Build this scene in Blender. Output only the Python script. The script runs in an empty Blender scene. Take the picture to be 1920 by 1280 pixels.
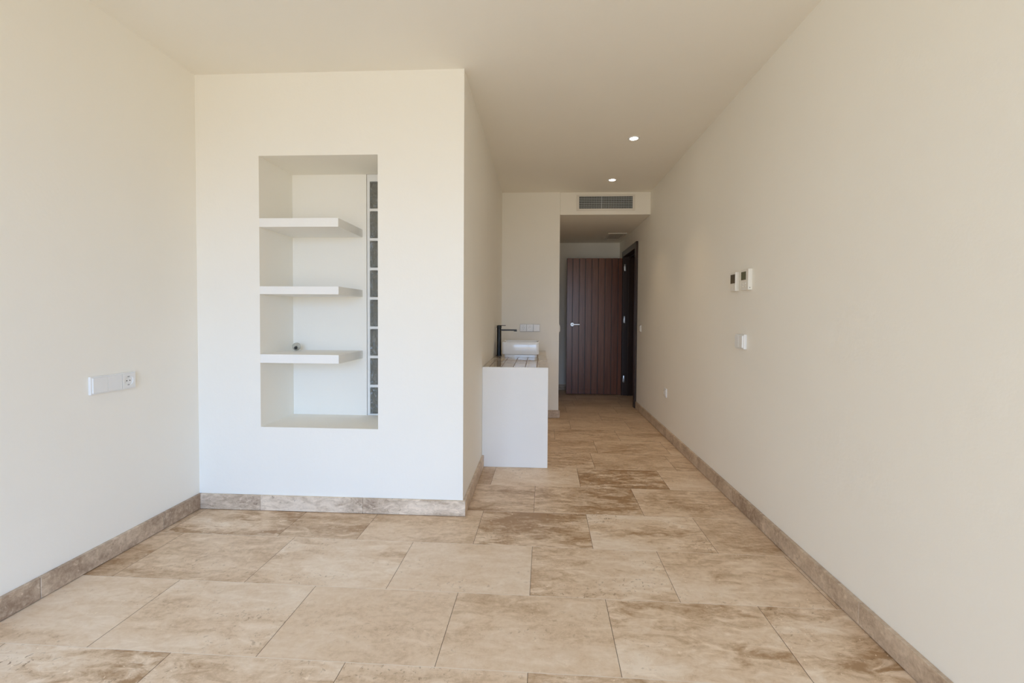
import bpy, bmesh, math, random
from mathutils import Vector, Matrix

scene = bpy.context.scene
COL = scene.collection

# ------------------------------------------------------------------ camera
YAW, PITCH, ROLL, FPX = 0.0524, -0.0261, 0.0065, 840.0
CAM_H = 1.1356
cy_, sy_, cp_, sp_ = math.cos(YAW), math.sin(YAW), math.cos(PITCH), math.sin(PITCH)
fwd = Vector((-sy_ * cp_, cy_ * cp_, sp_))
rgt = Vector((cy_, sy_, 0.0))
upv = rgt.cross(fwd)
cr_, sr_ = math.cos(ROLL), math.sin(ROLL)
right = rgt * cr_ + upv * sr_
up = upv * cr_ - rgt * sr_
cam_data = bpy.data.cameras.new('camera')
cam = bpy.data.objects.new('camera', cam_data)
COL.objects.link(cam)
m = Matrix((right, up, -fwd)).transposed().to_4x4()
m.translation = Vector((0, 0, CAM_H))
cam.matrix_world = m
cam_data.sensor_fit = 'HORIZONTAL'
cam_data.sensor_width = 36.0
cam_data.lens = 36.0 * FPX / 1920.0
cam_data.shift_x = -8.58 / 1920.0
cam_data.shift_y = -25.87 / 1920.0
cam_data.clip_start = 0.02
scene.camera = cam

# ------------------------------------------------------------------ view + light
scene.view_settings.view_transform = 'Standard'
scene.view_settings.look = 'None'
scene.view_settings.gamma = 1.0
scene.view_settings.use_curve_mapping = False
scene.view_settings.exposure = 0.0
scene.cycles.use_denoising = True
scene.cycles.max_bounces = 12
scene.cycles.diffuse_bounces = 10
scene.cycles.glossy_bounces = 6
scene.cycles.sample_clamp_indirect = 6.0
scene.cycles.caustics_reflective = False
scene.cycles.caustics_refractive = False

SKY = (3.5, 6.25, 10.9)
SKY_S = 1.0
GROUND = (3.1, 2.95, 2.7)
GROUND_S = 1.0
WARM_SIDE = 0.70

world = bpy.data.worlds.new('daylight')
scene.world = world
world.use_nodes = True
wn = world.node_tree
wn.nodes.clear()
w_out = wn.nodes.new('ShaderNodeOutputWorld')
w_bg = wn.nodes.new('ShaderNodeBackground')
w_tc = wn.nodes.new('ShaderNodeTexCoord')
w_sep = wn.nodes.new('ShaderNodeSeparateXYZ')
wn.links.new(w_tc.outputs['Generated'], w_sep.inputs[0])
w_map = wn.nodes.new('ShaderNodeMapRange')
w_map.inputs['From Min'].default_value = -0.06
w_map.inputs['From Max'].default_value = 0.10
wn.links.new(w_sep.outputs['Z'], w_map.inputs['Value'])
w_mix = wn.nodes.new('ShaderNodeMix')
w_mix.data_type = 'RGBA'
wn.links.new(w_map.outputs[0], w_mix.inputs[0])
w_mix.inputs[6].default_value = tuple(c * GROUND_S for c in GROUND) + (1,)
w_mix.inputs[7].default_value = tuple(c * SKY_S for c in SKY) + (1,)
# added warm tint on the world's left side, warming the right wall
w_mx = wn.nodes.new('ShaderNodeMapRange')
w_mx.inputs['From Min'].default_value = 0.25
w_mx.inputs['From Max'].default_value = -0.55
w_mx.inputs['To Max'].default_value = WARM_SIDE
wn.links.new(w_sep.outputs['X'], w_mx.inputs['Value'])
w_mix2 = wn.nodes.new('ShaderNodeMix')
w_mix2.data_type = 'RGBA'
wn.links.new(w_mx.outputs[0], w_mix2.inputs[0])
wn.links.new(w_mix.outputs[2], w_mix2.inputs[6])
w_mix2.inputs[7].default_value = (4.1, 3.95, 3.35) + (1,)
wn.links.new(w_mix2.outputs[2], w_bg.inputs['Color'])
wn.links.new(w_bg.outputs[0], w_out.inputs[0])

# room dimensions (metres)
XL, XR = -1.985, 1.199          # left and right wall faces
YB = -1.75                      # wall behind the photographer
XC, YF = -0.430, 2.4985         # block: corridor side face, front face
H = 2.5017
YP, XE = 4.995, 0.2103          # partition wall face and its free edge
H2 = 2.2539                     # lowered corridor ceiling
YE = 6.900                      # end wall
ND = 0.3477                     # niche depth
NX0, NX1, NZ0, NZ1 = -1.6107, -0.9195, 0.4841, 2.0382
CX1, CY0, CZ = 0.0633, 3.3285, 0.7524   # wash counter
BH, BT = 0.0881, 0.0160         # skirting
WX0, WX1, WZ1 = -1.72, 1.08, 2.25       # terrace opening behind

# daylight portal in the terrace opening
pl = bpy.data.lights.new('daylight_portal', 'AREA')
pl.shape = 'RECTANGLE'
pl.size, pl.size_y = WX1 - WX0, WZ1
pl.cycles.is_portal = True
po = bpy.data.objects.new('daylight_portal', pl)
COL.objects.link(po)
po.location = ((WX0 + WX1) / 2, YB - 0.10, WZ1 / 2)
po.rotation_euler = (math.radians(90), 0, 0)   # -Z of the lamp looks into the room (+Y)

# ------------------------------------------------------------------ helpers
ORG = {}


def link_mesh(name, bm, mat, parent=None, smooth=False):
    """one mesh object from world-space bmesh geometry"""
    me = bpy.data.meshes.new(name)
    bmesh.ops.recalc_face_normals(bm, faces=bm.faces[:])
    org = ORG.get(parent.name, Vector((0, 0, 0))) if parent else Vector((0, 0, 0))
    if parent:
        bmesh.ops.translate(bm, verts=bm.verts[:], vec=-org)
    bm.to_mesh(me)
    bm.free()
    for mm in (mat if isinstance(mat, (list, tuple)) else [mat]):
        me.materials.append(mm)
    if smooth:
        for p in me.polygons:
            p.use_smooth = True
    o = bpy.data.objects.new(name, me)
    COL.objects.link(o)
    if parent:
        o.parent = parent
    ORG[o.name] = org
    return o


def single(name, bm, mat, label, cat, group=None, smooth=False):
    """a thing that is one mesh, its origin at the base of its geometry"""
    vs = [v.co for v in bm.verts]
    lo = Vector((min(v.x for v in vs), min(v.y for v in vs), min(v.z for v in vs)))
    hi = Vector((max(v.x for v in vs), max(v.y for v in vs), max(v.z for v in vs)))
    org = Vector(((lo.x + hi.x) / 2, (lo.y + hi.y) / 2, lo.z))
    bmesh.ops.translate(bm, verts=bm.verts[:], vec=-org)
    o = link_mesh(name, bm, mat, None, smooth)
    o.location = org
    tag(o, label, cat, group)
    return o


def tag(o, label, cat, group=None):
    o['label'] = label
    o['category'] = cat
    if group:
        o['group'] = group
    return o


def thing(name, loc, label, cat, group=None):
    o = bpy.data.objects.new(name, None)
    o.empty_display_size = 0.05
    o.location = loc
    COL.objects.link(o)
    ORG[o.name] = Vector(loc)
    return tag(o, label, cat, group)


def struct(name, bm, mat, parent=None, smooth=False):
    o = link_mesh(name, bm, mat, parent, smooth)
    if not parent:
        o['kind'] = 'structure'
    return o


def B():
    return bmesh.new()


def merge(bm, t, mi=0):
    for f in t.faces:
        f.material_index = mi
    me = bpy.data.meshes.new('tmp')
    t.to_mesh(me)
    t.free()
    bm.from_mesh(me)
    bpy.data.meshes.remove(me)


def box(bm, x0, x1, y0, y1, z0, z1, bev=0.0, seg=2, mi=0):
    t = bmesh.new()
    bmesh.ops.create_cube(t, size=1.0)
    for v in t.verts:
        v.co = Vector((x0 + (v.co.x + .5) * (x1 - x0), y0 + (v.co.y + .5) * (y1 - y0), z0 + (v.co.z + .5) * (z1 - z0)))
    if bev > 0:
        bmesh.ops.bevel(t, geom=t.edges[:], offset=bev, segments=seg, profile=0.5, affect='EDGES')
    merge(bm, t, mi)
    return bm


def lathe(bm, prof, centre, axis='Z', n=32, mi=0, flip=1):
    """revolve (radius, height) pairs about an axis through centre"""
    t = bmesh.new()
    rings = []
    for r, hgt in prof:
        ring = []
        if r < 1e-6:
            ring = [t.verts.new((0, 0, hgt * flip))]
        else:
            for k in range(n):
                a = 2 * math.pi * k / n
                ring.append(t.verts.new((r * math.cos(a), r * math.sin(a), hgt * flip)))
        rings.append(ring)
    for a, b in zip(rings, rings[1:]):
        for k in range(n):
            k2 = (k + 1) % n
            if len(a) == 1 and len(b) == 1:
                break
            if len(a) == 1:
                t.faces.new((a[0], b[k], b[k2]))
            elif len(b) == 1:
                t.faces.new((a[k], a[k2], b[0]))
            else:
                t.faces.new((a[k], a[k2], b[k2], b[k]))
    if axis == 'X':
        bmesh.ops.rotate(t, verts=t.verts[:], cent=(0, 0, 0), matrix=Matrix.Rotation(math.radians(90), 3, 'Y'))
    elif axis == 'Y':
        bmesh.ops.rotate(t, verts=t.verts[:], cent=(0, 0, 0), matrix=Matrix.Rotation(math.radians(-90), 3, 'X'))
    elif isinstance(axis, Matrix):
        bmesh.ops.rotate(t, verts=t.verts[:], cent=(0, 0, 0), matrix=axis)
    bmesh.ops.translate(t, verts=t.verts[:], vec=centre)
    merge(bm, t, mi)
    return bm


def rrect(x0, x1, y0, y1, r, n=6):
    pts = []
    for cx, cy, a0 in ((x1 - r, y1 - r, 0), (x0 + r, y1 - r, 90), (x0 + r, y0 + r, 180), (x1 - r, y0 + r, 270)):
        for k in range(n + 1):
            a = math.radians(a0 + 90 * k / n)
            pts.append((cx + r * math.cos(a), cy + r * math.sin(a)))
    return pts


def loft(bm, loops, cap0=True, cap1=True, mi=0):
    """loops: list of equal-length lists of 3-D points"""
    t = bmesh.new()
    R = [[t.verts.new(p) for p in lp] for lp in loops]
    n = len(R[0])
    for a, b in zip(R, R[1:]):
        for k in range(n):
            t.faces.new((a[k], a[(k + 1) % n], b[(k + 1) % n], b[k]))
    if cap0:
        t.faces.new(R[0][::-1])
    if cap1:
        t.faces.new(R[-1])
    merge(bm, t, mi)
    return bm


def auto_smooth(o, ang=35):
    for p in o.data.polygons:
        p.use_smooth = True
    o.data.set_sharp_from_angle(angle=math.radians(ang))
    return o


# ------------------------------------------------------------------ materials
def mat_new(name):
    mt = bpy.data.materials.new(name)
    mt.use_nodes = True
    nt = mt.node_tree
    return mt, nt, nt.nodes['Principled BSDF']


def noise(nt, vec, scale, detail=4, rough=0.55, dist=0.0):
    n = nt.nodes.new('ShaderNodeTexNoise')
    n.inputs['Scale'].default_value = scale
    n.inputs['Detail'].default_value = detail
    n.inputs['Roughness'].default_value = rough
    n.inputs['Distortion'].default_value = dist
    if vec is not None:
        nt.links.new(vec, n.inputs['Vector'])
    return n.outputs['Fac']


def ramp(nt, fac, stops):
    r = nt.nodes.new('ShaderNodeValToRGB')
    e = r.color_ramp.elements
    while len(e) < len(stops):
        e.new(0.5)
    for el, (p, c) in zip(e, stops):
        el.position = p
        el.color = (c if len(c) == 4 else tuple(c) + (1,))
    nt.links.new(fac, r.inputs[0])
    return r.outputs[0]


def mix(nt, fac, a, b, mode='MIX'):
    x = nt.nodes.new('ShaderNodeMix')
    x.data_type = 'RGBA'
    x.blend_type = mode
    for sock, v in ((x.inputs[0], fac), (x.inputs[6], a), (x.inputs[7], b)):
        if isinstance(v, bpy.types.NodeSocket):
            nt.links.new(v, sock)
        elif isinstance(v, (int, float)):
            sock.default_value = v
        else:
            sock.default_value = tuple(v) + (1,) if len(v) == 3 else v
    return x.outputs[2]


def math_n(nt, op, a, b=None, clamp=False):
    x = nt.nodes.new('ShaderNodeMath')
    x.operation = op
    x.use_clamp = clamp
    for k, v in enumerate((a, b)):
        if v is None:
            continue
        if isinstance(v, bpy.types.NodeSocket):
            nt.links.new(v, x.inputs[k])
        else:
            x.inputs[k].default_value = v
    return x.outputs[0]


def position(nt):
    return nt.nodes.new('ShaderNodeNewGeometry').outputs['Position']


def bump(nt, bsdf, hgt, strength, dist=0.01):
    b = nt.nodes.new('ShaderNodeBump')
    b.inputs['Strength'].default_value = strength
    b.inputs['Distance'].default_value = dist
    nt.links.new(hgt, b.inputs['Height'])
    nt.links.new(b.outputs[0], bsdf.inputs['Normal'])


def plain(name, col, rough=0.5, metal=0.0, spec=0.5, var=0.0, bumpy=0.0, bscale=60):
    mt, nt, bs = mat_new(name)
    bs.inputs['Base Color'].default_value = tuple(col) + (1,)
    bs.inputs['Roughness'].default_value = rough
    bs.inputs['Metallic'].default_value = metal
    bs.inputs['Specular IOR Level'].default_value = spec
    pos = position(nt)
    if var > 0:
        f = noise(nt, pos, 3.0, 5)
        c = ramp(nt, f, [(0.3, tuple(x * (1 - var) for x in col)), (0.7, tuple(min(1, x * (1 + var)) for x in col))])
        nt.links.new(c, bs.inputs['Base Color'])
    if bumpy > 0:
        bump(nt, bs, noise(nt, pos, bscale, 4), bumpy, 0.004)
    return mt


def plaster(name, col):
    mt, nt, bs = mat_new(name)
    pos = position(nt)
    f = noise(nt, pos, 1.3, 4)
    c = ramp(nt, f, [(0.3, tuple(x * 0.985 for x in col)), (0.7, tuple(min(1, x * 1.01) for x in col))])
    nt.links.new(c, bs.inputs['Base Color'])
    bs.inputs['Roughness'].default_value = 0.75
    bs.inputs['Specular IOR Level'].default_value = 0.25
    h1 = noise(nt, pos, 14, 3)
    h2 = noise(nt, pos, 90, 3)
    hh = math_n(nt, 'ADD', math_n(nt, 'MULTIPLY', h1, 1.0), math_n(nt, 'MULTIPLY', h2, 0.25))
    bump(nt, bs, hh, 0.10, 0.012)
    return mt


def travertine(name, dark, mid, light, rough=0.42, scale=1.0):
    """honed travertine; attribute 'piece' = (tone, offset, mottle) per slab"""
    mt, nt, bs = mat_new(name)
    at = nt.nodes.new('ShaderNodeAttribute')
    at.attribute_name = 'piece'
    sep = nt.nodes.new('ShaderNodeSeparateColor')
    nt.links.new(at.outputs['Color'], sep.inputs[0])
    tone, off, mot = sep.outputs[0], sep.outputs[1], sep.outputs[2]
    pos = position(nt)
    comb = nt.nodes.new('ShaderNodeCombineXYZ')
    o1 = math_n(nt, 'MULTIPLY', off, 57.0)
    nt.links.new(o1, comb.inputs[0])
    nt.links.new(math_n(nt, 'MULTIPLY', off, 31.0), comb.inputs[1])
    nt.links.new(math_n(nt, 'MULTIPLY', off, 83.0), comb.inputs[2])
    add = nt.nodes.new('ShaderNodeVectorMath')
    add.operation = 'ADD'
    nt.links.new(pos, add.inputs[0])
    nt.links.new(comb.outputs[0], add.inputs[1])
    mp = nt.nodes.new('ShaderNodeMapping')
    mp.inputs['Scale'].default_value = (1.0 * scale, 2.6 * scale, 2.6 * scale)
    nt.links.new(add.outputs[0], mp.inputs['Vector'])
    v = mp.outputs[0]
    big = noise(nt, v, 1.7, 4, 0.55, 0.5)          # clouds and bands
    med = noise(nt, v, 9.0, 8, 0.72, 0.7)
    fine = noise(nt, add.outputs[0], 46 * scale, 6, 0.72)
    # value = tone + clouds
    a = math_n(nt, 'MULTIPLY', math_n(nt, 'SUBTRACT', big, 0.5), math_n(nt, 'ADD', 0.6, math_n(nt, 'MULTIPLY', mot, 2.4)))
    b = math_n(nt, 'MULTIPLY', math_n(nt, 'SUBTRACT', med, 0.5), math_n(nt, 'ADD', 0.6, math_n(nt, 'MULTIPLY', mot, 1.9)))
    c = math_n(nt, 'MULTIPLY', math_n(nt, 'SUBTRACT', fine, 0.5), 0.7)
    val = math_n(nt, 'ADD', math_n(nt, 'ADD', tone, a), math_n(nt, 'ADD', b, c), clamp=True)
    col = ramp(nt, val, [(0.0, dark), (0.5, mid), (1.0, light)])
    # pale veins and flecks
    vn = noise(nt, v, 9.0, 5, 0.6, 1.2)
    vein = ramp(nt, vn, [(0.56, (0, 0, 0)), (0.68, (1, 1, 1))])
    vein = math_n(nt, 'MULTIPLY', vein, math_n(nt, 'ADD', 0.08, math_n(nt, 'MULTIPLY', mot, 0.5)))
    col = mix(nt, vein, col, tuple(min(1, x * 1.12) for x in light))
    # pits
    pn = noise(nt, add.outputs[0], 62.0, 4, 0.65, 0.5)
    zone = ramp(nt, noise(nt, v, 2.3, 3), [(0.46, (0, 0, 0)), (0.66, (1, 1, 1))])
    pit = ramp(nt, pn, [(0.60, (0, 0, 0)), (0.645, (1, 1, 1))])
    pit = math_n(nt, 'MULTIPLY', math_n(nt, 'MULTIPLY', pit, zone), math_n(nt, 'ADD', 0.35, math_n(nt, 'MULTIPLY', mot, 0.65)), clamp=True)
    col = mix(nt, pit, col, tuple(x * 0.62 for x in dark))
    fl = ramp(nt, noise(nt, add.outputs[0], 55.0, 4, 0.65, 0.3), [(0.655, (0, 0, 0)), (0.70, (1, 1, 1))])
    fl = math_n(nt, 'MULTIPLY', fl, math_n(nt, 'ADD', 0.25, math_n(nt, 'MULTIPLY', mot, 0.7)), clamp=True)
    col = mix(nt, fl, col, tuple(min(1, x * 1.15) for x in light))
    nt.links.new(col, bs.inputs['Base Color'])
    bs.inputs['Roughness'].default_value = rough
    bs.inputs['Specular IOR Level'].default_value = 0.4
    rgh = ramp(nt, fine, [(0.2, (rough - .08,) * 3), (0.8, (rough + .1,) * 3)])
    nt.links.new(rgh, bs.inputs['Roughness'])
    hh = math_n(nt, 'SUBTRACT', math_n(nt, 'MULTIPLY', fine, 0.25), pit)
    bump(nt, bs, hh, 0.15, 0.002)
    return mt


def wood(name, c0, c1, rough=0.35):
    mt, nt, bs = mat_new(name)
    pos = position(nt)
    mp = nt.nodes.new('ShaderNodeMapping')
    mp.inputs['Scale'].default_value = (1.0, 1.0, 0.045)
    nt.links.new(pos, mp.inputs['Vector'])
    f = noise(nt, mp.outputs[0], 55, 5, 0.6, 0.6)
    g = noise(nt, mp.outputs[0], 9, 3, 0.5)
    ff = math_n(nt, 'ADD', math_n(nt, 'MULTIPLY', f, 0.5), math_n(nt, 'MULTIPLY', g, 0.5))
    nt.links.new(ramp(nt, ff, [(0.32, c0), (0.68, c1)]), bs.inputs['Base Color'])
    bs.inputs['Roughness'].default_value = rough
    bump(nt, bs, f, 0.06, 0.002)
    return mt


M_WALL = plaster('cream_plaster', (0.89, 0.86, 0.79))
M_CEIL = plaster('cream_ceiling', (0.89, 0.855, 0.78))
M_WHITE = plaster('white_plaster', (0.88, 0.865, 0.83))
M_FLOOR = travertine('travertine_floor', (0.385, 0.235, 0.120), (0.71, 0.535, 0.370), (0.84, 0.70, 0.55))
M_BASE = travertine('travertine_skirting', (0.30, 0.21, 0.145), (0.57, 0.45, 0.335), (0.80, 0.67, 0.53), 0.5, 1.6)
M_GROUT_D = plain('dark_joint', (0.15, 0.10, 0.07), 0.9)
M_GROUT_L = plain('pale_joint', (0.78, 0.68, 0.57), 0.8)
M_DOOR = wood('red_brown_wood', (0.110, 0.038, 0.020), (0.225, 0.084, 0.046), 0.25)
M_FRAME = wood('dark_wood', (0.022, 0.012, 0.008), (0.050, 0.026, 0.017), 0.33)
M_PLASTIC = plain('white_plastic', (0.82, 0.82, 0.81), 0.28)
M_CREAMPL = plain('ivory_plastic', (0.80, 0.76, 0.69), 0.35)
M_IVORY = plain('pale_ivory_plastic', (0.82, 0.79, 0.72), 0.3)
M_SHADE_MARK = plain('hole_shade_and_mark', (0.012, 0.011, 0.010), 0.7)  # near-black for painted shade in ducts and pin holes, and the thermostat mark
M_GREYPL = plain('grey_plastic', (0.42, 0.42, 0.42), 0.4)
M_LCD = plain('lcd_green', (0.105, 0.105, 0.050), 0.22)
M_LCD2 = plain('lcd_brown', (0.085, 0.060, 0.030), 0.22)
M_CHROME = plain('brushed_steel', (0.60, 0.60, 0.60), 0.33, 1.0)
M_BLACK = plain('matt_black_metal', (0.012, 0.012, 0.011), 0.38)
M_CERAMIC = plain('white_ceramic', (0.83, 0.83, 0.82), 0.06)
M_TILE = plain('glossy_beige_tile', (0.55, 0.47, 0.37), 0.07, var=0.12)
M_TGROUT = plain('tile_joint', (0.24, 0.17, 0.115), 0.8)
M_ALU = plain('grey_aluminium', (0.35, 0.35, 0.36), 0.4, 0.8)
M_GRILLE = plain('cream_metal', (0.78, 0.74, 0.67), 0.4)
M_LATTICE = plain('pale_lattice', (0.62, 0.66, 0.68), 0.35)  # cool pale grey of the grille bars
M_MORTAR = plain('white_mortar', (0.80, 0.79, 0.76), 0.7)


def glass(name, col, rough):
    mt, nt, bs = mat_new(name)
    bs.inputs['Base Color'].default_value = col + (1,)
    bs.inputs['Transmission Weight'].default_value = 0.72
    bs.inputs['Roughness'].default_value = rough
    bs.inputs['IOR'].default_value = 1.48
    pos = position(nt)
    bump(nt, bs, noise(nt, pos, 26, 2, 0.5, 0.8), 0.9, 0.02)
    return mt


M_GLASSB = glass('wavy_glass', (0.60, 0.59, 0.51), 0.06)
M_BULB = plain('frosted_reflector', (0.55, 0.55, 0.50), 0.18, 0.35)


def emitter(name, col, s):
    mt, nt, bs = mat_new(name)
    bs.inputs['Base Color'].default_value = (0.9, 0.9, 0.9, 1)
    bs.inputs['Emission Color'].default_value = col + (1,)
    bs.inputs['Emission Strength'].default_value = s
    return mt


M_LAMP = emitter('lit_lamp', (1.0, 0.90, 0.78), 22.0)

# ------------------------------------------------------------------ floor
rnd = random.Random(7)
TR = -0.0104
rows = {-1: 1.009, 0: 1.399, 1: 1.792, 2: 2.1815, 3: 2.565, 4: 2.973, 5: 3.338}
for k in range(6, 18):
    rows[k] = rows[k - 1] + 0.389
for k in range(-2, -9, -1):
    rows[k] = rows[k + 1] - 0.390
joints = {-1: [-1.842, -1.242, -0.642, -0.045, 0.553, 1.15],
          0: [-1.546, -0.948, -0.346, 0.252, 0.845],
          1: [-1.857, -1.263, -0.649, -0.052, 0.549, 1.148],
          2: [-1.96, -1.360, -0.943, -0.347, 0.245, 0.843],
          3: [-1.25, -0.65, -0.055, 0.575, 1.17],
          4: [-1.55, -0.95, -0.356, 0.247, 0.831]}
# (row, tile index) -> tone 0 dark .. 1 pale, mottle 0..1
tones = {(-1, 0): (.50, .5), (-1, 1): (.40, .95), (-1, 2): (.58, .5), (-1, 3): (.52, .3), (-1, 4): (.42, .6), (-1, 5): (.46, .5),
         (0, 0): (.68, .35), (0, 1): (.68, .35), (0, 2): (.50, .06), (0, 3): (.48, .20), (0, 4): (.52, .60), (0, 5): (.44, .85),
         (1, 0): (.30, .3), (1, 1): (.42, .3), (1, 2): (.63, .45), (1, 3): (.68, .15), (1, 4): (.54, .55), (1, 5): (.60, .45), (1, 6): (.52, .45),
         (2, 0): (.35, .4), (2, 1): (.34, .75), (2, 2): (.30, .35), (2, 3): (.50, .22), (2, 4): (.20, .70), (2, 5): (.55, .75), (2, 6): (.36, .3),
         (3, 2): (.32, .5), (3, 3): (.40, .6), (3, 4): (.44, .40), (3, 5): (.46, .55),
         (4, 2): (.30, .3), (4, 3): (.56, .3), (4, 4): (.34, .95), (4, 5): (.52, .25)}
fb = B()
lay = fb.loops.layers.float_color.new('piece')
GX0, GX1, GY0, GY1 = -2.20, 2.45, -1.98, 7.12
for r in sorted(rows):
    if r + 1 not in rows:
        continue
    y0, y1 = rows[r], rows[r + 1]
    js = list(joints.get(r, []))
    if not js:
        o = [-0.15, 0.12, -0.30, 0.02, 0.28, -0.22][r % 6] + rnd.uniform(-.04, .04)
        js = [o + 0.6 * k for k in range(-5, 6)]
        js = [j for j in js if -2.15 < j < 2.4]
    while js[0] > -2.3:
        js.insert(0, js[0] - 0.598)
    pad = len([j for j in js if j not in joints.get(r, js)])
    while js[-1] < 2.55:
        js.append(js[-1] + 0.598)
    first = joints.get(r, [None])[0]
    for k, (xa, xb) in enumerate(zip(js, js[1:])):
        key = None
        if r in joints:
            key = (r, k - pad + 1)
        tone, mot = tones.get(key, (rnd.uniform(.34, .50), rnd.uniform(.2, .6)) if r < 8 else (rnd.uniform(.34, .44), rnd.uniform(.05, .2)))  # far corridor rows: dim warm corridor light put into the tile tone
        g = 0.0009
        ry = 0.0007
        quad = [(xa + g, y0 + ry), (xb - g, y0 + ry), (xb - g, y1 - ry), (xa + g, y1 - ry)]
        vs = [fb.verts.new((x - TR * y, y + TR * x, 0.0)) for x, y in quad]
        f = fb.faces.new(vs)
        off = rnd.random()
        for lp in f.loops:
            lp[lay] = (tone, off, mot, 1)
    # pale joint along the row
    q = [(-2.6, y0 - .0011), (2.6, y0 - .0011), (2.6, y0 + .0011), (-2.6, y0 + .0011)]
    f = fb.faces.new([fb.verts.new((x - TR * y, y + TR * x, 0.0002)) for x, y in q])
    f.material_index = 2
for co, no in (((GX0, 0, 0), (-1, 0, 0)), ((GX1, 0, 0), (1, 0, 0)), ((0, GY0, 0), (0, -1, 0)), ((0, GY1, 0), (0, 1, 0))):
    bmesh.ops.bisect_plane(fb, geom=fb.verts[:] + fb.edges[:] + fb.faces[:], plane_co=co, plane_no=no, clear_outer=True)
box(fb, GX0, GX1, GY0, GY1, -0.12, -0.002, mi=1)
fo = link_mesh('floor', fb, [M_FLOOR, M_GROUT_D, M_GROUT_L])
fo['kind'] = 'structure'

# ------------------------------------------------------------------ walls, ceiling
b = B(); box(b, XL - .15, XL, YB - .15, YE + .15, 0, H); struct('wall_left', b, M_WALL)
b = B()
box(b, XR, XR + .15, YB - .15, 5.68, 0, H)
box(b, XR, XR + .15, 5.68, 6.54, 2.015, H)
box(b, XR, XR + .15, 6.54, YE + .15, 0, H)
struct('wall_right', b, M_WALL)
b = B()
box(b, XL - .15, WX0, YB - .15, YB, 0, H)
box(b, WX1, XR + .15, YB - .15, YB, 0, H)
box(b, WX0, WX1, YB - .15, YB, WZ1, H)
struct('wall_back', b, M_WALL)
b = B(); box(b, GX0, GX1, YB - .15, YE + .2, H, H + .12); struct('ceiling', b, M_CEIL)
b = B(); box(b, XE, XR, YP, YE, H2, H, 0.006); struct('ceiling_lowered', b, M_CEIL)
# block with the niche
b = B()
box(b, XL, NX0, YF, YF + ND, 0, H)
box(b, NX1, XC, YF, YF + ND, 0, H)
box(b, NX0, NX1, YF, YF + ND, 0, NZ0)
box(b, NX0, NX1, YF, YF + ND, NZ1, H)
box(b, XL, -1.1215, YF + ND, YF + ND + .10, 0, H)
box(b, -1.1215, XC - .12, YF + ND + .0, YF + ND + .10, NZ1 + .01, H)
box(b, -1.1215, XC - .12, YF + ND + .0, YF + ND + .10, 0, NZ0 - .01)
box(b, -0.905, XC - .12, YF + ND + .0, YF + ND + .10, NZ0 - .01, NZ1 + .01)
struct('wall_front', b, M_WALL)
b = B(); box(b, XC - .12, XC, YF + ND, YP, 0, H); struct('wall_block_side', b, M_WALL)
b = B(); box(b, XL, XE, YP, YP + .12, 0, H); struct('wall_partition', b, M_WALL)
b = B(); box(b, XE - .12, XE, YP + .12, YE, 0, H); struct('wall_corridor', b, M_WALL)
b = B(); box(b, XE - .12, XR, YE, YE + .15, 0, H); struct('wall_end', b, M_WALL)
b = B()
box(b, 2.30, 2.42, 4.9, 7.1, 0, H)
box(b, XR + .15, 2.30, 4.9, 5.0, 0, H)
box(b, XR + .15, 2.30, 7.0, 7.1, 0, H)
struct('hall_light_stop', b, M_WALL)  # unseen hall walls, added to keep sky light out of the doorway


# ------------------------------------------------------------------ skirting
def skirting(name, along, face, side, a0, a1, cuts, tone=.55, seed=1, z0=0.0025, mott=(.08, .35)):
    """along 'x' or 'y'; the strip sits on plane 'face' and projects to 'side'"""
    rr = random.Random(seed)
    bm = B()
    lay = bm.loops.layers.float_color.new('piece')
    edges = [a0] + sorted(c for c in cuts if a0 < c < a1) + [a1]
    for p, q in zip(edges, edges[1:]):
        g = 0.0007
        lo, hi = sorted((face, face + side * BT))
        t = bmesh.new()
        tl = t.loops.layers.float_color.new('piece')
        bmesh.ops.create_cube(t, size=1.0)
        pa = p + (g if p != a0 else 0)
        qa = q - (g if q != a1 else 0)
        for v in t.verts:
            s = (v.co.x + .5, v.co.y + .5, v.co.z + .5)
            if along == 'x':
                v.co = Vector((pa + s[0] * (qa - pa), lo + s[1] * (hi - lo), z0 + s[2] * (BH - z0)))
            else:
                v.co = Vector((lo + s[0] * (hi - lo), pa + s[1] * (qa - pa), z0 + s[2] * (BH - z0)))
        bmesh.ops.bevel(t, geom=t.edges[:], offset=0.0015, segments=1, affect='EDGES')
        val = (tone + rr.uniform(-.08, .08), rr.random(), rr.uniform(*mott), 1)
        for f in t.faces:
            for lp in f.loops:
                lp[tl] = val
        merge(bm, t)
    o = link_mesh(name, bm, M_BASE)
    o['kind'] = 'structure'
    return o


skirting('baseboard_left', 'y', XL, 1, YB, YF, [-1.3, -.7, -.1, .45, 1.05, 1.648, 2.230], .34, 3)
skirting('baseboard_front', 'x', YF, -1, XL + BT, XC + BT, [-1.6085, -1.0043], .70, 5, mott=(.3, .8))
skirting('baseboard_block_side', 'y', XC, 1, YF, CY0, [], .50, 6)
skirting('baseboard_right', 'y', XR, -1, YB, 5.585, [-1.3, -.7, -.1, .5, 1.1, 1.69, 2.24, 2.8, 3.4, 4.0, 4.6, 5.2], .42, 8)
skirting('baseboard_partition', 'x', YP, -1, CX1, XE + BT, [], .45, 9)
skirting('baseboard_corridor', 'y', XE, 1, YP, YE - BT, [5.5, 6.1], .45, 10)
skirting('baseboard_end', 'x', YE, -1, XE, XR, [.8], .45, 11)
skirting('baseboard_back', 'x', YB, 1, XL + BT, WX0, [], .45, 12)

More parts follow.
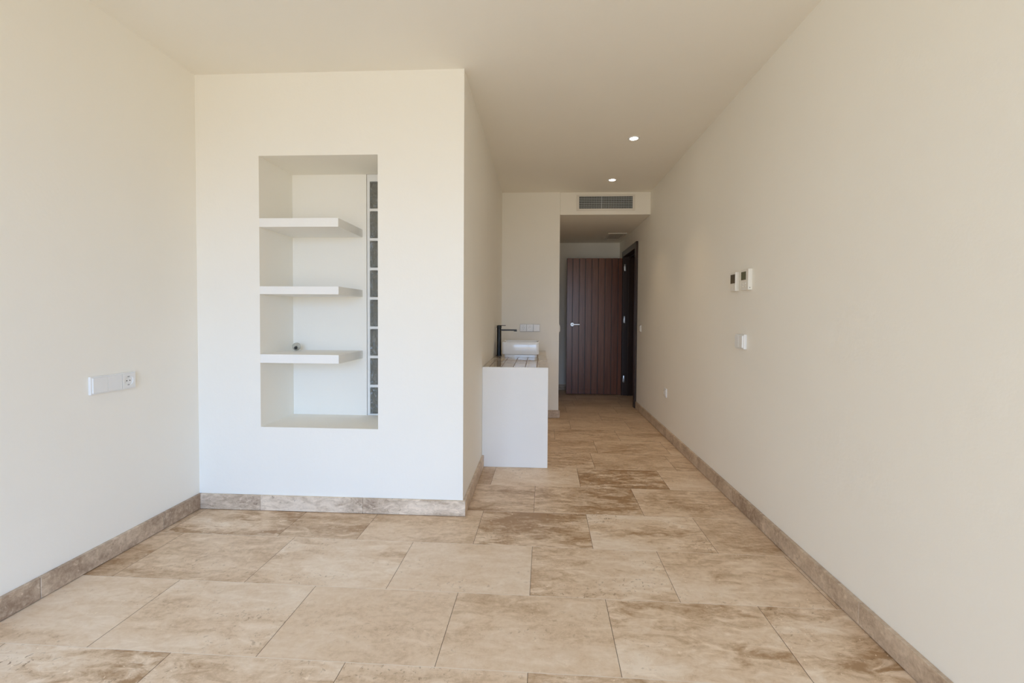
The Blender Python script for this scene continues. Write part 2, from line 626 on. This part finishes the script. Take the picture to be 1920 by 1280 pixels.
# terrace opening behind the photographer
b = B()
yb0, yb1 = YB - .11, YB - .05
box(b, WX0, WX0 + .05, yb0, yb1, 0.0, WZ1)
box(b, WX1 - .05, WX1, yb0, yb1, 0.0, WZ1)
box(b, WX0 + .05, WX1 - .05, yb0, yb1, WZ1 - .05, WZ1)
box(b, WX0 + .05, WX1 - .05, yb0, yb1, 0.0, 0.03)
for xm in (-0.86, 0.06):
    box(b, xm - .035, xm + .035, yb0, yb1, 0.03, WZ1 - .05)
struct('window_1', b, M_ALU)

# ------------------------------------------------------------------ niche: shelves, glass bricks
SH = [(1.6350, 1.6856, 'white floating shelf in the wall niche, topmost of the three and bare'),
      (1.2515, 1.2970, 'white floating shelf in the wall niche, middle one of the three and bare'),
      (0.8555, 0.9060, 'white floating shelf in the wall niche, lowest one with a small bulb on it')]
for z0, z1, lab in SH:
    b = B()
    box(b, NX0, -1.1475, YF - .001, YF + ND, z0, z1, 0.002)
    single('niche_shelf', b, M_WHITE, lab, 'shelf', 'white floating shelves in the niche')

gp = thing('glass_brick_column', (-1.01, YF + ND, NZ0), 'column of eight wavy glass bricks in white mortar at the right of the niche', 'glass bricks')
GP = 0.1895
gz0 = 0.4935
gx0, gx1 = -1.1005, -0.9150
b = B()
yy0, yy1 = YF + ND + .002, YF + ND + .085
box(b, -1.1180, gx0, yy0, yy1, NZ0, NZ1)
box(b, gx1, -0.9060, yy0, yy1, NZ0, NZ1)
for k in range(9):
    za = gz0 + k * GP - .0165 if k else NZ0
    zb = gz0 + k * GP if k < 8 else NZ1
    box(b, gx0, gx1, yy0, yy1, za, zb)
link_mesh('mortar_frame', b, M_MORTAR, gp)
for k in range(8):
    za, zb = gz0 + k * GP, gz0 + (k + 1) * GP - .0165
    b = B()
    e = 0.0004
    loops = []
    for dy, ins in ((.004, .0), (.004, .004), (.010, .009), (.010, .016), (.006, .030)):
        y = YF + ND + dy
        pts = rrect(gx0 + e + ins, gx1 - e - ins, za + e + ins, zb - e - ins, .010 + ins * .3, 4)
        loops.append([(px, y, pz) for px, pz in pts])
    back = [[(px, YF + ND + .080, pz) for px, pz in rrect(gx0 + e, gx1 - e, za + e, zb - e, .010, 4)]]
    loft(b, back + loops, True, True)
    auto_smooth(link_mesh('glass_brick', b, M_GLASSB, gp), 50)

# small reflector bulb lying on the lowest shelf
bx, by, bz = -1.533, 2.742, 0.906
rot = Matrix.Rotation(math.radians(24), 3, 'Z') @ Matrix.Rotation(math.radians(97), 3, 'X')
t = thing('spotlight_bulb', (bx, by, bz), 'small reflector spotlight bulb with black base lying on the lowest niche shelf', 'light bulb')
cen = Vector((bx, by, bz + .0255))
b = B()
lathe(b, [(0.0, -.026), (.012, -.0255), (.0225, -.022), (.0250, -.018), (.0250, -.012), (.0225, -.002), (.0170, .010), (.0120, .016), (.0100, .018), (0, .018)], cen, rot)
auto_smooth(link_mesh('reflector', b, M_BULB, t), 40)
b = B()
lathe(b, [(0.0065, .018), (.0095, .018), (.0095, .032), (.0085, .034), (.0055, .034), (.0055, .029), (0, .029)], cen, rot)
auto_smooth(link_mesh('cap', b, M_BLACK, t), 40)


# ------------------------------------------------------------------ wash counter, basin, tap
t = thing('wash_counter', (0, CY0, 0), 'white rendered washbasin counter with glossy beige tiled top in the corridor recess', 'counter')
t.location = ((XC + CX1) / 2, (CY0 + YP) / 2, 0)
ORG[t.name] = Vector(t.location)
b = B()
prof = [(CY0, 0.0), (CY0, CZ - .006), (CY0 + .002, CZ - .002), (CY0 + .006, CZ)]
box(b, XC + .0005, CX1, CY0, YP - .0005, 0.0, CZ - .010, 0.003)
box(b, XC + .0005, CX1, CY0, CY0 + .012, CZ - .012, CZ + .0005, 0.003)
link_mesh('counter_body', b, M_WHITE, t)
b = B()
box(b, XC + .0005, CX1 - .002, CY0 + .012, YP - .0005, CZ - .0098, CZ - .0022)
link_mesh('joint_bed', b, M_TGROUT, t)
b = B()
xt = [CX1 + .001, -0.0200, -.110, -.200, -.290, -.380, XC + .0005]
yy = CY0 + .0125
tr_ = random.Random(4)
while yy < YP - .01:
    ye = min(yy + .30, YP - .001)
    for xa, xb in zip(xt, xt[1:]):
        dz = tr_.uniform(-.0004, .0004)
        box(b, xb + .0022, xa - .0022, yy + .002, ye - .002, CZ - .0022, CZ + dz, 0.0012)
    yy = ye
link_mesh('tiled_top', b, M_TILE, t)

t = thing('washbasin', (-.18, 4.29, CZ), 'rectangular white ceramic vessel basin standing on the tiled counter', 'washbasin')
X0, X1, Y0, Y1, Z0, Z1 = -.352, -.007, 4.115, 4.465, .779, .8955
b = B()
def rl(x0, x1, y0, y1, r, z):
    return [(px, py, z) for px, py in rrect(x0, x1, y0, y1, r, 8)]
loops = [rl(X0 + .014, X1 - .014, Y0 + .014, Y1 - .014, .022, Z0),
         rl(X0 + .003, X1 - .003, Y0 + .003, Y1 - .003, .028, Z0 + .004),
         rl(X0, X1, Y0, Y1, .030, Z0 + .012),
         rl(X0, X1, Y0, Y1, .030, Z1 - .006),
         rl(X0 + .002, X1 - .002, Y0 + .002, Y1 - .002, .028, Z1 - .0015),
         rl(X0 + .006, X1 - .006, Y0 + .006, Y1 - .006, .026, Z1),
         rl(X0 + .011, X1 - .011, Y0 + .011, Y1 - .011, .022, Z1 - .002),
         rl(X0 + .013, X1 - .013, Y0 + .013, Y1 - .013, .022, Z1 - .010),
         rl(X0 + .018, X1 - .018, Y0 + .018, Y1 - .018, .030, Z0 + .030),
         rl(X0 + .040, X1 - .040, Y0 + .040, Y1 - .040, .030, Z0 + .014)]
loft(b, loops)
auto_smooth(link_mesh('bowl', b, M_CERAMIC, t), 40)
b = B()
loft(b, [rl(X0 + .021, X1 - .021, Y0 + .021, Y1 - .021, .022, CZ + .0006),
         rl(X0 + .021, X1 - .021, Y0 + .021, Y1 - .021, .022, Z0 - .004),
         rl(X0 + .016, X1 - .016, Y0 + .016, Y1 - .016, .022, Z0)])
auto_smooth(link_mesh('foot', b, M_CERAMIC, t), 40)
b = B()
lathe(b, [(0, .0155), (.020, .0155), (.022, .0145), (.022, .0135)], Vector((-.18, 4.29, Z0)))
auto_smooth(link_mesh('drain', b, M_CHROME, t))

t = thing('basin_tap', (-.3925, 4.285, CZ), 'tall matt black mixer tap beside the white basin on the counter', 'tap')
fx, fy = -.3925, 4.285
b = B()
lathe(b, [(0, 0), (.026, 0), (.026, .005), (.0245, .007), (.0215, .008), (.0215, .262), (.0205, .266), (0, .266)], Vector((fx, fy, CZ + .0006)))
auto_smooth(link_mesh('tap_body', b, M_BLACK, t), 40)
b = B()
box(b, fx + .016, -.222, fy - .013, fy + .013, .9935, 1.0075, .003)
box(b, -.250, -.222, fy - .012, fy + .012, .9870, .9960, .002)
link_mesh('spout', b, M_BLACK, t)
b = B()
lathe(b, [(0, 0), (.023, 0), (.0235, .003), (.0235, .022), (.0225, .025), (0, .025)], Vector((fx, fy, 1.0195)))
box(b, fx - .010, -.329, fy - .011, fy + .011, 1.0405, 1.0470, .002)
auto_smooth(link_mesh('lever', b, M_BLACK, t), 40)


# ------------------------------------------------------------------ sockets and switches
class Face:
    """maps plate coordinates (along, up, out) onto a wall"""
    def __init__(self, kind, o):
        self.kind, self.o = kind, o     # kind: wall normal '+x','-x','-y'

    def box(self, bm, a0, a1, z0, z1, d0, d1, bev=0.0):
        k, o = self.kind, self.o
        if k == '-y':
            box(bm, a0, a1, o - d1, o - d0, z0, z1, bev)
        elif k == '+x':
            box(bm, o + d0, o + d1, a0, a1, z0, z1, bev)
        else:
            box(bm, o - d1, o - d0, a0, a1, z0, z1, bev)

    def lathe(self, bm, prof, a, z, d):
        k, o = self.kind, self.o
        if k == '-y':
            lathe(bm, prof, Vector((a, o - d, z)), Matrix.Rotation(math.radians(90), 3, 'X'), 28)
        elif k == '+x':
            lathe(bm, prof, Vector((o + d, a, z)), Matrix.Rotation(math.radians(90), 3, 'Y'), 28)
        else:
            lathe(bm, prof, Vector((o - d, a, z)), Matrix.Rotation(math.radians(-90), 3, 'Y'), 28)

    def at(self, a, z, d=0.0):
        k, o = self.kind, self.o
        return {'-y': (a, o - d, z), '+x': (o + d, a, z), '-x': (o - d, a, z)}[k]


def socket(fc, a0, a1, z0, z1, d, root, mat, name='socket'):
    """one square socket insert with a round well, two black discs as pin-hole shade and earth clips"""
    ca, cz = (a0 + a1) / 2, (z0 + z1) / 2
    w = min(a1 - a0, z1 - z0)
    r = w * .34
    bm = B()
    # face with a round well: ring of quads between the square and the circle
    n = 32
    k_, o_ = fc.kind, fc.o
    def P(a, z, dd):
        return fc.at(a, z, dd)
    t_ = bmesh.new()
    sq, ci, wl, sd = [], [], [], []
    for i in range(n):
        an = 2 * math.pi * i / n + math.pi / n * 0
        cx, sx = math.cos(an), math.sin(an)
        s = 1 / max(abs(cx), abs(sx))
        sa = ca + (a1 - a0) / 2 * cx * s
        sz = cz + (z1 - z0) / 2 * sx * s
        sd.append(t_.verts.new(P(sa, sz, d - .004)))
        sq.append(t_.verts.new(P(sa, sz, d)))
        ci.append(t_.verts.new(P(ca + r * cx, cz + r * sx, d)))
        wl.append(t_.verts.new(P(ca + r * .95 * cx, cz + r * .95 * sx, d - .004)))
    for i in range(n):
        j = (i + 1) % n
        t_.faces.new((sd[i], sd[j], sq[j], sq[i]))
        t_.faces.new((sq[i], sq[j], ci[j], ci[i]))
        t_.faces.new((ci[i], ci[j], wl[j], wl[i]))
    t_.faces.new(wl)
    merge(bm, t_)
    s_ = link_mesh(name, bm, mat, root)
    for sg in (-1, 1):
        bm = B()
        fc.lathe(bm, [(0, 0), (w * .038, 0), (w * .038, .0006), (0, .0006)], ca + sg * w * .12, cz, d - .0040)  # flat black disc, paints the shade inside a pin hole
        link_mesh('pin_hole_shade', bm, M_SHADE_MARK, s_)
    for sg in (-1, 1):
        bm = B()
        fc.box(bm, ca - w * .05, ca + w * .05, cz + sg * r * .82 - w * .03, cz + sg * r * .82 + w * .03, d - .0042, d - .001)
        link_mesh('earth_clip', bm, M_GREYPL, s_)
    return s_


# left wall: two rocker panels and a socket in one long frame
fc = Face('+x', XL)
t = thing('wall_socket_plate', fc.at(1.97, .7735), 'long white three gang plate with two blank panels and a socket on the left wall', 'socket')
b = B()
fc.box(b, 1.863, 2.083, .7735, .8540, 0, .0120, .002)
link_mesh('frame', b, M_PLASTIC, t)
b = B(); fc.box(b, 1.870, 1.9385, .7795, .8480, .011, .0172, .0015); link_mesh('rocker', b, M_PLASTIC, t)
b = B(); fc.box(b, 1.9395, 2.0080, .7795, .8480, .011, .0166, .0015); link_mesh('rocker', b, M_PLASTIC, t)
socket(fc, 2.0095, 2.0770, .7795, .8480, .0165, t, M_PLASTIC)

# partition wall above the basin: two sockets and a rocker
fc = Face('-y', YP)
t = thing('wall_socket_plate', fc.at(-.112, .964), 'white triple plate with two sockets and a switch on the wall above the basin', 'socket')
b = B()
fc.box(b, -.2235, -.0015, .9625, 1.0445, 0, .007, .0015)
link_mesh('frame', b, M_GREYPL, t)
for a0 in (-.2215, -.1480):
    socket(fc, a0, a0 + .0690, .9655, 1.0420, .0120, t, M_PLASTIC)
b = B(); fc.box(b, -.0740, -.0035, .9655, 1.0420, .006, .0130, .002); link_mesh('rocker', b, M_PLASTIC, t)

# low socket, right wall
fc = Face('-x', XR)
t = thing('wall_socket', fc.at(4.315, .375), 'small white single socket low on the right corridor wall above the skirting', 'socket')
b = B(); fc.box(b, 4.272, 4.352, .375, .457, 0, .0095, .002); link_mesh('frame', b, M_PLASTIC, t)
socket(fc, 4.284, 4.340, .387, .445, .0140, t, M_CREAMPL)

# far switch beside the door frame and the one round the partition's corner
t = thing('light_switch', fc.at(5.42, .955), 'small cream light switch on the right wall beside the dark door frame', 'light switch', 'corridor light switches')
b = B(); fc.box(b, 5.380, 5.460, .955, 1.037, 0, .009, .002); link_mesh('frame', b, M_CREAMPL, t)
b = B(); fc.box(b, 5.390, 5.450, .965, 1.027, .008, .017, .003); link_mesh('rocker', b, M_CREAMPL, t)
fc = Face('+x', XE)
t = thing('light_switch', fc.at(5.06, .955), 'cream light switch peeping round the free edge of the partition wall', 'light switch', 'corridor light switches')
b = B(); fc.box(b, 5.020, 5.100, .958, 1.038, 0, .008, .002); link_mesh('frame', b, M_CREAMPL, t)
b = B(); fc.box(b, 5.030, 5.090, .968, 1.028, .007, .014, .003); link_mesh('rocker', b, M_CREAMPL, t)

# near switch on the right wall
fc = Face('-x', XR)
t = thing('light_switch', fc.at(2.72, .9500), 'white square double light switch below the thermostats on the right wall', 'light switch')
b = B(); fc.box(b, 2.664, 2.778, .9495, 1.0365, 0, .0170, .003); link_mesh('frame', b, M_PLASTIC, t)
for a0, a1 in ((2.672, 2.7195), (2.7215, 2.770)):
    b = B(); fc.box(b, a0, a1, .9575, 1.0285, .015, .0245, .002); link_mesh('rocker', b, M_PLASTIC, t)


def thermostat(a0, a1, z0, z1, d, lab, scr, lcd):
    t = thing('thermostat', fc.at((a0 + a1) / 2, z0), lab, 'thermostat', 'thermostats on the right wall')
    b = B()
    fc.box(b, a0, a1, z0, z1, 0, d, .003)
    link_mesh('casing', b, M_IVORY, t)
    b = B(); fc.box(b, scr[0], scr[1], scr[2], scr[3], d - .001, d + .0012, .0005)
    link_mesh('display', b, lcd, t)
    w = (scr[1] - scr[0]) / 2
    zc = (z0 + scr[2]) / 2
    for k in range(2):
        for j in range(2):
            b = B()
            aa = scr[0] + w * k
            zz = zc - .012 + j * .016
            fc.box(b, aa + .004, aa + w - .004, zz, zz + .009, d - .001, d + .0012, .0008)
            link_mesh('button', b, M_CREAMPL, t)
    return t


thermostat(2.7715, 2.8460, 1.2945, 1.4090, .0255, 'white wall thermostat with a dark brown display, farther of the pair', (2.778, 2.840, 1.3420, 1.3965), M_LCD2)
thermostat(2.6100, 2.7090, 1.2925, 1.4130, .0230, 'white wall thermostat with an olive green display, nearer of the pair', (2.640, 2.700, 1.3530, 1.4000), M_LCD)

# small dark drop mark low on the near side of the nearer thermostat
th = bpy.data.objects['thermostat.001']
b = B()
lathe(b, [(0, -.0006), (.0022, -.0006), (.0022, .0006), (0, .0006)], Vector((XR - .0135, 2.6098, 1.3050)), Matrix.Rotation(math.radians(90), 3, 'X'), 16)
for v in b.verts:
    dz_ = v.co.z - 1.3050
    if dz_ > 0:
        v.co.x = (XR - .0135) + (v.co.x - (XR - .0135)) * max(0.0, 1 - dz_ / .0022)
        v.co.z = 1.3050 + dz_ * 2.2
link_mesh('drop_mark', b, M_SHADE_MARK, th)

# ------------------------------------------------------------------ ceiling: lamps, grilles
for (lx, ly), lab in (((.706, 3.509), 'lit round recessed downlight in the ceiling, the nearer of two'),
                      ((.709, 4.5586), 'lit round recessed downlight just in front of the air grille')):
    t = thing('ceiling_downlight', (lx, ly, H), lab, 'downlight', 'recessed ceiling downlights')
    b = B()
    lathe(b, [(.031, .0), (.031, -.003), (.034, -.005), (.043, -.004), (.0445, -.0005), (.0445, 0)], Vector((lx, ly, H)), n=40)
    auto_smooth(link_mesh('trim_ring', b, M_PLASTIC, t), 40)
    b = B()
    lathe(b, [(0, -.003), (.022, -.0026), (.0308, -.0015), (.0308, -.0002), (0, -.0002)], Vector((lx, ly, H)), n=40)
    auto_smooth(link_mesh('lamp_lens', b, M_LAMP, t), 40)

SPOT_W = 15.0
for lx, ly in ((.706, 3.509), (.709, 4.5586)):
    sl = bpy.data.lights.new('downlight_beam', 'SPOT')
    sl.energy = SPOT_W
    sl.color = (1.0, 0.72, 0.42)
    sl.spot_size = math.radians(80)
    sl.spot_blend = 1.0
    sl.shadow_soft_size = 0.03
    so = bpy.data.objects.new('downlight_beam', sl)
    COL.objects.link(so)
    so.location = (lx, ly, H - .012)

t = thing('air_grille', (.708, YP, 2.296), 'wide cream air conditioning grille with square lattice on the corridor bulkhead', 'air vent')
gx0_, gx1_, gz0_, gz1_ = .390, 1.026, 2.2965, 2.4715
ix0, ix1, iz0, iz1 = .4185, .9990, 2.3185, 2.4520
b = B()
box(b, gx0_, gx1_, YP - .010, YP, iz1, gz1_, .002)
box(b, gx0_, gx1_, YP - .010, YP, gz0_, iz0, .002)
box(b, gx0_, ix0, YP - .010, YP, iz0, iz1, .002)
box(b, ix1, gx1_, YP - .010, YP, iz0, iz1, .002)
link_mesh('frame', b, M_GRILLE, t)
b = B()
box(b, ix0, ix1, YP - .0015, YP - .0002, iz0, iz1)  # black sheet on the solid bulkhead, stands in for duct shade
link_mesh('duct_shade_panel', b, M_SHADE_MARK, t)
b = B()
nv, nh = 40, 7
for k in range(nv + 1):
    x = ix0 + (ix1 - ix0) * k / nv
    w = .0013 if k not in (17,) else .003
    box(b, x - w, x + w, YP - .009, YP - .0040, iz0, iz1)
for k in range(nh + 1):
    z = iz0 + (iz1 - iz0) * k / nh
    box(b, ix0, ix1, YP - .0075, YP - .0030, z - .0015, z + .0015)
link_mesh('lattice', b, M_LATTICE, t)

t = thing('ceiling_vent', (1.03, 6.32, H2), 'slotted square vent in the low corridor ceiling above the door', 'air vent')
vx0, vx1, vy0, vy1 = .905, 1.150, 6.085, 6.555
b = B()
box(b, vx0, vx1, vy0, vy0 + .03, H2 - .010, H2, .002)
box(b, vx0, vx1, vy1 - .03, vy1, H2 - .010, H2, .002)
box(b, vx0, vx0 + .03, vy0 + .03, vy1 - .03, H2 - .010, H2, .002)
box(b, vx1 - .03, vx1, vy0 + .03, vy1 - .03, H2 - .010, H2, .002)
link_mesh('frame', b, M_GRILLE, t)
b = B(); box(b, vx0 + .03, vx1 - .03, vy0 + .03, vy1 - .03, H2 - .0015, H2 - .0002); link_mesh('duct_shade_panel', b, M_SHADE_MARK, t)  # dark sheet behind the slats paints the unlit duct
b = B()
for k in range(10):
    x = vx0 + .03 + (vx1 - vx0 - .06) * (k + .5) / 10
    box(b, x - .0055, x + .0055, vy0 + .03, vy1 - .03, H2 - .0085, H2 - .003)
link_mesh('slat', b, M_GRILLE, t)

# ------------------------------------------------------------------ door
dr = thing('door_1', (1.19, 6.52, 0), 'dark red brown plank door standing wide open at the end of the corridor', 'door')
dr['kind'] = 'structure'
LY0, LY1 = 6.530, 6.572
b = B()
pk = [0.3830, 0.4657, 0.5600, 0.6495, 0.7412, 0.8350, 0.9300, 1.0270, 1.1190, 1.1780]
box(b, pk[0] + .001, pk[-1] - .001, LY0 + .009, LY1, .008, 1.9745, mi=1)  # backing in darker wood, groove shade put into its colour
for xa, xb in zip(pk, pk[1:]):
    box(b, xa + .0045, xb - .0045, LY0, LY0 + .010, .0075, 1.9755, .002, 1)
leaf = link_mesh('leaf', b, [M_DOOR, M_FRAME], dr)
hx, hz = .4655, 1.0185
b = B()
lathe(b, [(.0, .0), (.027, 0), (.027, .006), (.025, .009), (.011, .009), (.010, .045), (0, .045)], Vector((hx, LY0, hz)), Matrix.Rotation(math.radians(90), 3, 'X'), 28)
hd = auto_smooth(link_mesh('handle_rosette', b, M_CHROME, dr), 40)
b = B()
box(b, hx - .009, hx + .105, LY0 - .057, LY0 - .040, hz - .0085, hz + .0085, .004)
link_mesh('lever', b, M_CHROME, hd)
OY0, OY1, OZ = 5.705, 6.512, 1.988
b = B()
box(b, XR - .001, XR + .150, 5.680, OY0, 0, 2.014)
box(b, XR - .001, XR + .150, OY1, 6.540, 0, 2.014)
box(b, XR - .001, XR + .150, OY0, OY1, OZ, 2.014)
box(b, XR + .062, XR + .080, OY1 - .014, OY1, 0, OZ, .002)
box(b, XR + .062, XR + .080, OY0, OY0 + .014, 0, OZ, .002)
box(b, XR + .062, XR + .080, OY0 + .014, OY1 - .014, OZ - .014, OZ, .002)
link_mesh('jamb_lining', b, M_FRAME, dr)
b = B()
CT = .026
box(b, XR - CT, XR, 5.610, 5.692, 0, 2.068, .003)
box(b, XR - CT + .006, XR, 6.512, 6.600, 0, 2.068, .003)
box(b, XR - CT + .003, XR, 5.692, 6.512, 1.990, 2.068, .003)
link_mesh('casing', b, M_FRAME, dr)
for z in (1.840, 1.093, .2375):
    b = B()
    box(b, XR + .002, XR + .026, OY1 - .004, OY1 + .0005, z - .050, z + .050, .001)
    lathe(b, [(0, -.028), (.006, -.028), (.006, .028), (0, .028)], Vector((XR - .002, OY1 - .010, z - .012)), n=16)
    auto_smooth(link_mesh('hinge', b, M_CHROME, dr), 40)
